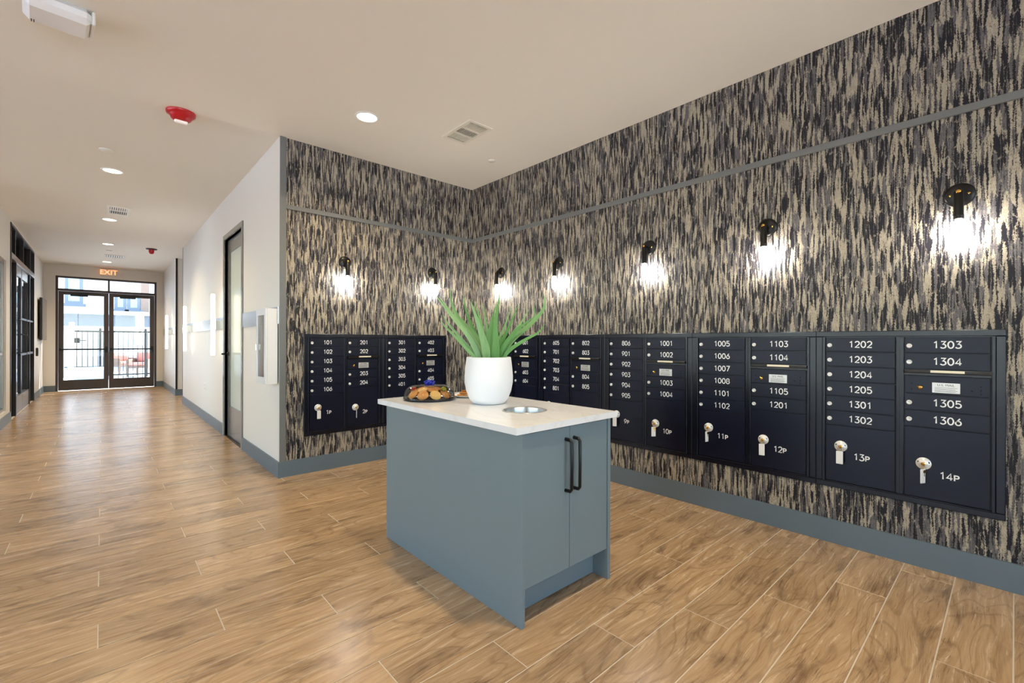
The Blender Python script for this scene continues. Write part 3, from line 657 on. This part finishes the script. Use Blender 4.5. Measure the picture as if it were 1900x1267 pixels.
# ------------------------------------------------------------------ wall sconces
def sconce(label, loc, rz):
    t = thing('wall_sconce', label, 'wall lamp', loc, rz, 'black bare-bulb wall sconces'); D = -.068
    obj('backplate', MB().lathe([(.062, 0), (.062, .006), (.058, .012), (.044, .019), (.02, .023), (.001, .0235)], 36, axis='y', caps=False), 'black_metal', t)
    obj('arm', MB().tube([(0, -.015, 0), (0, D, 0)], .0085, 12), 'black_metal', t)
    obj('knob', MB().lathe([(.006, .066), (.011, .068), (.012, .082), (.008, .088), (.001, .089)], 16, (0, 0, .002), axis='y', caps=False), 'brass', t)
    for x in (-.036, .036): obj('screw', MB().lathe([(.0065, .012), (.006, .022), (.001, .024)], 10, (x, 0, 0), axis='y', caps=False), 'brass', t)
    obj('socket', MB().lathe([(.013, .012), (.0195, .004), (.0195, -.115), (.021, -.118), (.021, -.138), (.014, -.14)], 24, (0, D, 0)), 'black_metal', t)
    obj('bulb', MB().lathe([(.012, -.138), (.015, -.148), (.022, -.165), (.0255, -.19), (.0255, -.225), (.021, -.25), (.012, -.265), (.001, -.27)][::-1], 20, (0, D, 0), caps=False), 'bulb', t)
SZ = 2.036
sconce('black bare-bulb sconce on the return wall, nearer the corner trim', (1.804, YB, SZ), 0)
sconce('black bare-bulb sconce on the return wall, just left of the aloe leaves', (2.82, YB, SZ), 0)
for y, lab in ((3.945, 'black bare-bulb sconce on the long wall right above the aloe'), (3.06, 'black bare-bulb sconce on the long wall, first right of the aloe'), (2.051, 'black bare-bulb sconce in the middle of the five on the long wall'),
               (1.14, 'black bare-bulb sconce second from the right edge of the picture'), (.197, 'largest black bare-bulb sconce, nearest the right edge of the picture')): sconce(lab, (XR, y, SZ), RW)

def tube_lamp(label, loc, z, d, half):
    t = thing('tube_wall_lamp', label, 'wall lamp', (loc[0], loc[1], z), RW, 'vertical tube lamps in the corridor')
    obj('mount', MB().box(-.035, .035, -d+.01, -.01, -.06, .06, bev=.003), 'nickel', t)
    obj('tube', MB().lathe([(.001, -half), (.02, -half), (.026, -half+.01), (.026, half-.01), (.02, half), (.001, half)], 20, (0, -d-.015, 0), caps=False), 'tube', t)
tube_lamp('tall glowing tube lamp on the steel band next to the glass door', (XC, 7.18, 0), 1.465, .09, .41)
tube_lamp('glowing tube lamp at the far end of the corridor wall', (XC, 9.95, 0), 1.465, .09, .40)
tube_lamp('small glowing tube lamp near the exit doors', (1.24, 13.5, 0), 1.455, .09, .40)

# ------------------------------------------------------------------ ceiling fixtures
def downlight(label, x, y, watt=22):
    t = thing('recessed_light', label, 'ceiling light', (x, y, H), 0, 'recessed ceiling lights')
    obj('trim_ring', MB().lathe([(.078, -.001), (.082, -.007), (.096, -.006), (.1, 0)], 36, caps=False), 'white_plastic', t)
    obj('lens', MB().lathe([(.001, -.003), (.079, -.003), (.079, 0), (.001, 0)], 36, caps=False), 'downlight', t)
    l = bpy.data.lights.new('lamp_light', 'AREA'); l.shape = 'DISK'; l.size = .15; l.energy = watt; l.color = (1, .80, .50); l.spread = math.radians(125); link('lamp_light', l, t, (0, 0, -.009))
downlight('round recessed ceiling light in front of the papered return wall', 1.636, 3.624)
for lab, y in (('largest, nearest recessed light along the corridor ceiling', 6.66), ('second recessed light along the corridor ceiling, beside a vent', 9.38), ('third recessed light along the corridor ceiling', 11.78), ('farthest recessed light, just before the exit sign', 14.45)): downlight(lab, .08, y, 27)
for x, y, w_ in ((1.64, .9, 'overhead in front of the island'), (1.64, -1.8, 'behind the viewer near the mail wall'), (-1.5, .9, 'left of the viewer'), (-1.5, -1.8, 'behind the viewer by the front windows'), (-3.9, .9, 'beside the west windows'), (-3.9, 4.5, 'in the far west corner of the lobby')): downlight('added recessed lobby ceiling light out of the picture, '+w_, x, y)  # unseen ceiling lights, added to brighten the lobby

def vent(label, x, y, sx, sy, n, bars):
    t = thing('air_vent', label, 'air vent', (x, y, H)); b = .03
    obj('frame', MB().box(-sx/2, sx/2, -sy/2, -sy/2+b, -.008, 0).box(-sx/2, sx/2, sy/2-b, sy/2, -.008, 0).box(-sx/2, -sx/2+b, -sy/2+b, sy/2-b, -.008, 0).box(sx/2-b, sx/2, -sy/2+b, sy/2-b, -.008, 0), 'vent_white', t)
    obj('duct_shade', MB().box(-sx/2+b, sx/2-b, -sy/2+b, sy/2-b, -.001, 0), 'vent_dark', t)  # flat dark sheet standing in for the shade inside the vent opening
    m = (sy-2*b)/n
    for i in range(1, n): obj('divider', MB().box(-sx/2+b, sx/2-b, -sy/2+b+m*i-.012, -sy/2+b+m*i+.012, -.008, -.001), 'vent_white', t)
    bm = (sx-2*b)/bars
    for g in range(n):
        for i in range(bars):
            x0 = -sx/2+b+bm*(i+.25); y0 = -sy/2+b+m*g+.013; sl = (.25 if g == 1 else .95)
            obj('slat', MB().box(x0, x0+bm*.5*(sl+.3), y0, y0+m-.026, -.006, -.0015), 'vent_white', t)
vent('square white air vent above the return wall', 2.417, 3.285, .25, .42, 3, 12)
vent('white air vent in the corridor ceiling beside the second light', .17, 8.66, .25, .5, 2, 8)
vent('small white air vent in the corridor ceiling near the exit sign', .21, 13.4, .36, .4, 1, 8)
def cap(name, label, x, y, r):
    t = thing(name, label, 'sprinkler', (x, y, H), 0, 'flush sprinkler covers')
    obj('escutcheon', MB().lathe([(r, 0), (r, -.004), (r*.85, -.007)][::-1], 24, caps=False), 'white_plastic', t); obj('cover', MB().lathe([(.001, -.012), (r*.8, -.012), (r*.85, -.006)], 24, caps=False), 'vent_white', t)
cap('sprinkler_cover', 'small round sprinkler cover near the papered corner', 2.985, 3.625, .038)
cap('sprinkler_cover', 'small round sprinkler cover before the first corridor light', .025, 5.975, .055)
cap('sprinkler_cover', 'small round sprinkler cover between the far corridor lights', .1, 12.6, .055)
# red fire alarm strobe
t = thing('fire_strobe', 'red fire alarm strobe on the ceiling', 'fire alarm', (.476, 4.584, H))
obj('base', MB().lathe([(.001, -.03), (.085, -.03), (.1, -.018), (.102, 0)], 36, caps=False), 'red_plastic', t)
obj('housing', MB().lathe([(.001, -.07), (.05, -.069), (.068, -.056), (.082, -.03)], 32, caps=False), 'red_plastic', t)
obj('lens', MB().box(-.045, .045, -.022, .022, -.084, -.066, bev=.008), 'strobe_clear', t)
# small red-and-black signal device farther down
t = thing('ceiling_beacon', 'small dark red beacon hanging from the corridor ceiling', 'beacon', (.742, 11.8, H))
obj('plate', MB().lathe([(.001, -.015), (.09, -.015), (.095, 0)], 24, caps=False), 'black_plastic', t)
obj('dome', MB().lathe([(.001, -.11), (.028, -.1), (.045, -.07), (.045, -.015)], 24, caps=False), 'red_plastic', t); obj('lens', MB().lathe([(.001, -.115), (.012, -.112), (.014, -.1)], 12, caps=False), 'strobe_clear', t)
# white box fixture at the top left corner
t = thing('emergency_light', 'white rounded box fixture on the ceiling at the top left', 'emergency light', (-.165, 3.6, H), math.radians(4))
obj('housing', MB().box(-.16, .118, -.11, .11, -.088, 0, bev=.028), 'white_enamel', t); obj('end_cap', MB().box(.112, .128, -.1, .1, -.08, -.002, bev=.006), 'white_plastic', t)
for x in (-.128, -.118): obj('indicator', MB().box(x, x+.004, .06, .09, -.0895, -.087), 'label_ink', t)

# ------------------------------------------------------------------ exit sign
t = thing('exit_sign', 'glowing red exit sign over the double doors', 'sign', (.12, YE, 3.0))
obj('housing', MB().box(-.15, .15, -.045, 0, -.09, .09, bev=.006), 'sign_white', t)
link('lettering', text_mesh('EXIT', .17, 'exit_red', .002), t, (0, -.048, 0), (PI/2, 0, 0))

# ------------------------------------------------------------------ corridor wall items
t = thing('extinguisher_cabinet', 'white metal fire extinguisher cabinet with clear front on the corridor wall', 'cabinet', (XC, 4.84, 0), RW); w, d = .325, .095; z0, z1 = .858, 1.545
obj('body', MB().box(0, w, -d, -.0125, z0, z0+.012).box(0, w, -d, -.0125, z1-.012, z1).box(0, .012, -d, -.0125, z0+.012, z1-.012).box(w-.012, w, -d, -.0125, z0+.012, z1-.012).box(.012, w-.012, -.02, -.0125, z0+.012, z1-.012), 'white_enamel', t)
dr_ = obj('door', MB().box(0, .055, -d-.018, -d-.001, z0, z1).box(w-.055, w, -d-.018, -d-.001, z0, z1).box(.055, w-.055, -d-.018, -d-.001, z1-.06, z1).box(.055, w-.055, -d-.018, -d-.001, z0, z0+.06), 'white_enamel', t)
obj('window', MB().box(.055, w-.055, -d-.012, -d-.008, z0+.06, z1-.06), 'clear_glass', dr_); obj('latch', MB().box(.018, .034, -d-.03, -d-.018, 1.16, 1.22, bev=.003), 'chrome', dr_)
t = thing('fire_extinguisher', 'red fire extinguisher inside the white wall cabinet', 'fire extinguisher', (XC-.06, 4.84-.16, .8705), RW)
obj('cylinder', MB().lathe([(.001, 0), (.03, 0), (.034, .008), (.034, .36), (.026, .40), (.014, .42), (.014, .44)], 24, caps=False), 'red_cylinder', t)
obj('valve', MB().box(-.03, .03, -.012, .012, .44, .47, bev=.004).box(-.05, .05, -.008, .008, .48, .495, bev=.004).box(-.012, .012, -.008, .008, .47, .48), 'brass', t); obj('hose', MB().tube([(.03, 0, .455), (.045, 0, .42), (.044, 0, .3), (.042, 0, .16)], .008), 'black_plastic', t)
def plate(name, label, cat, y, z, w, h, toggle):
    t = thing(name, label, cat, (XC, y, z), RW)
    obj('plate', MB().box(-w/2, w/2, -.006, 0, -h/2, h/2, bev=.002), 'white_plastic', t)
    for (a, b) in toggle: obj('insert', MB().box(a-.016, a+.016, -.009, -.006, b-.02, b+.02, bev=.002), 'white_enamel', t)
plate('wall_outlet', 'white power outlet low on the corridor wall', 'outlet', 8.5, .53, .08, .125, ((0, .028), (0, -.028)))
plate('thermostat', 'white wall plate just left of the door lever', 'thermostat', 7.13, 1.2, .07, .13, ((0, 0),))

# TV and card reader on the left wall
t = thing('wall_television', 'black-framed television on the left wall before the exit', 'television', (XL, 14.4, 1.73), PI/2)
obj('bracket', MB().box(.4, .7, -.03, 0, -.15, .15), 'black_plastic', t); obj('casing', MB().box(0, 1.08, -.075, -.03, -.47, .47, bev=.006), 'black_plastic', t); obj('screen', MB().box(.015, 1.065, -.0765, -.075, -.455, .455), 'screen', t)
t = thing('card_reader', 'small black card reader beside the television', 'card reader', (XL, 14.12, 1.0), PI/2)
obj('body', MB().box(-.03, .03, -.035, 0, -.09, .09, bev=.008), 'black_plastic', t); obj('keypad', MB().box(-.02, .02, -.037, -.035, -.04, .05), 'screen', t)

# ------------------------------------------------------------------ outside the doors
struct('ground', MB().box(-60, 60, YE+.15, 80, -.2, -.03).box(-60, XL-.15, YS, YE+.15, -.2, -.03).box(-60, XW-.15, -40, YS, -.2, -.03).box(XW-.15, 60, -40, Y0-.15, -.2, -.03), 'concrete', 'pale concrete paving outside')
def px_x(px, y):
    a = YAW+math.atan((px-950)/FPX); return y*math.tan(a)
YF = 30
fb = thing('apartment_building', 'pale stucco building seen through the exit doors', 'building', (0, YF, 0))
obj('wall', MB().box(-14, 14, 0, 6, 0, 11), 'stucco', fb)
obj('lower_band', MB().box(-10, 12, -.3, 0, 1.95, 2.5), 'stucco_grey', fb); obj('canopy', MB().box(-10, 12, -1.2, 0, 2.5, 2.66), 'fence_white', fb)
obj('brick_panel', MB().box(px_x(261, YF), px_x(276, YF), -.08, 0, 2.66, 6.5), 'brick_tan', fb)
for (a, b, z0, z1) in ((120, 154, 3.0, 4.7), (212, 234, 2.8, 3.6), (236, 260, 2.8, 3.6), (160, 185, 5.2, 6.6), (212, 260, 4.6, 6.2), (120, 154, 5.4, 6.9)):
    xa, xb = px_x(a, YF), px_x(b, YF); wn = obj('window', MB().box(xa, xb, -.05, 0, z0, z1).box(xa-.1, xb+.1, -.09, 0, z0-.12, z0), 'stucco_grey', fb); obj('pane', MB().box(xa+.12, xb-.12, -.07, -.05, z0+.12, z1-.12), 'facade_pane', wn)
YFN = 20
fn = thing('picket_fence', 'black metal picket fence outside the exit doors', 'fence', (0, YFN, -.03)); x0, x1 = px_x(137, YFN), px_x(330, YFN)
obj('rail', MB().box(x0, x1, -.02, .02, 1.55, 1.6), 'fence_black', fn); obj('rail', MB().box(x0, x1, -.02, .02, .12, .17), 'fence_black', fn)
x = x0+.07; pm = MB().box(-.009, .009, -.009, .009, .0, 1.58).mesh('picket', 'fence_black')
while x < x1: link('picket', pm, fn, (x, 0, 0)); x += .125
for px in (186, 270): xx = px_x(px, YFN); obj('post', MB().box(xx-.03, xx+.03, -.03, .03, 0, 1.68), 'fence_black', fn)
t = thing('gate_post', 'white gate post with a black latch outside the left exit door', 'post', (px_x(133, YFN), YFN-.1, -.03))
obj('shaft', MB().box(-.06, .06, -.06, .06, 0, 1.85, bev=.006), 'fence_white', t); obj('latch', MB().box(.06, .2, -.08, .0, 1.2, 1.36, bev=.01).tube([(.2, -.05, 1.28), (.34, -.05, 1.28)], .014), 'black_metal', t)
t = thing('side_gate', 'narrow white gate at the left behind the exit door glass', 'gate', (px_x(128, YFN), YFN, -.03)); obj('frame', MB().box(-.03, 0, -.02, .02, 0, 1.6).box(-.8, -.77, -.02, .02, 0, 1.6).box(-.77, -.03, -.02, .02, 1.55, 1.6).box(-.77, -.03, -.02, .02, .1, .15), 'fence_white', t)
for k in range(6): obj('picket', MB().box(-.68+.11*k, -.66+.11*k, -.01, .01, .15, 1.55), 'fence_white', t)
t = thing('planter_bench', 'long pale planter bench beyond the left exit door', 'bench', (px_x(137, 19.2), 19.2, -.03)); w = px_x(196, 19.2)-px_x(137, 19.2)
obj('box', MB().box(0, w, 0, .5, 0, .36, bev=.01), 'planter_blue', t); obj('seat', MB().box(-.03, w+.03, -.03, .53, .36, .43, bev=.01), 'fence_white', t)
def lounge(label, x, y, rz):
    t = thing('patio_chair', label, 'chair', (x, y, -.03), rz)
    for a in (-.3, .3):
        for b in (-.3, .3): obj('leg', MB().box(a-.025, a+.025, b-.025, b+.025, 0, .3), 'wicker', t)
    obj('seat', MB().box(-.34, .34, -.34, .34, .3, .38, bev=.01), 'wicker', t); obj('cushion', MB().box(-.3, .3, -.33, .28, .38, .5, bev=.04), 'cushion_red', t)
    bk = obj('backrest', MB().box(-.34, .34, .28, .36, .38, .85, bev=.02), 'wicker', t); obj('back_cushion', MB().box(-.28, .28, .17, .28, .5, .86, bev=.04), 'cushion_red', bk)
    for a in (-.34, .28): obj('armrest', MB().box(a, a+.06, -.34, .3, .38, .62, bev=.01), 'wicker', t)
lounge('wicker patio chair with red cushions, left of two behind the fence', px_x(229, 22.6), 22.6, .5); lounge('wicker patio chair with red cushions, right of two behind the fence', px_x(264, 21.2), 21.2, -.5)
for px, lab in ((258, 'slim white post left of two beyond the right exit door'), (268, 'slim white post right of two beyond the right exit door')):
    t = thing('pergola_post', lab, 'post', (px_x(px, 22.5), 23.4 if px < 260 else 24.0, -.03)); obj('shaft', MB().box(-.07, .07, -.07, .07, 0, 2.4, bev=.008), 'fence_white', t); obj('foot', MB().box(-.1, .1, -.1, .1, 0, .06), 'fence_white', t)
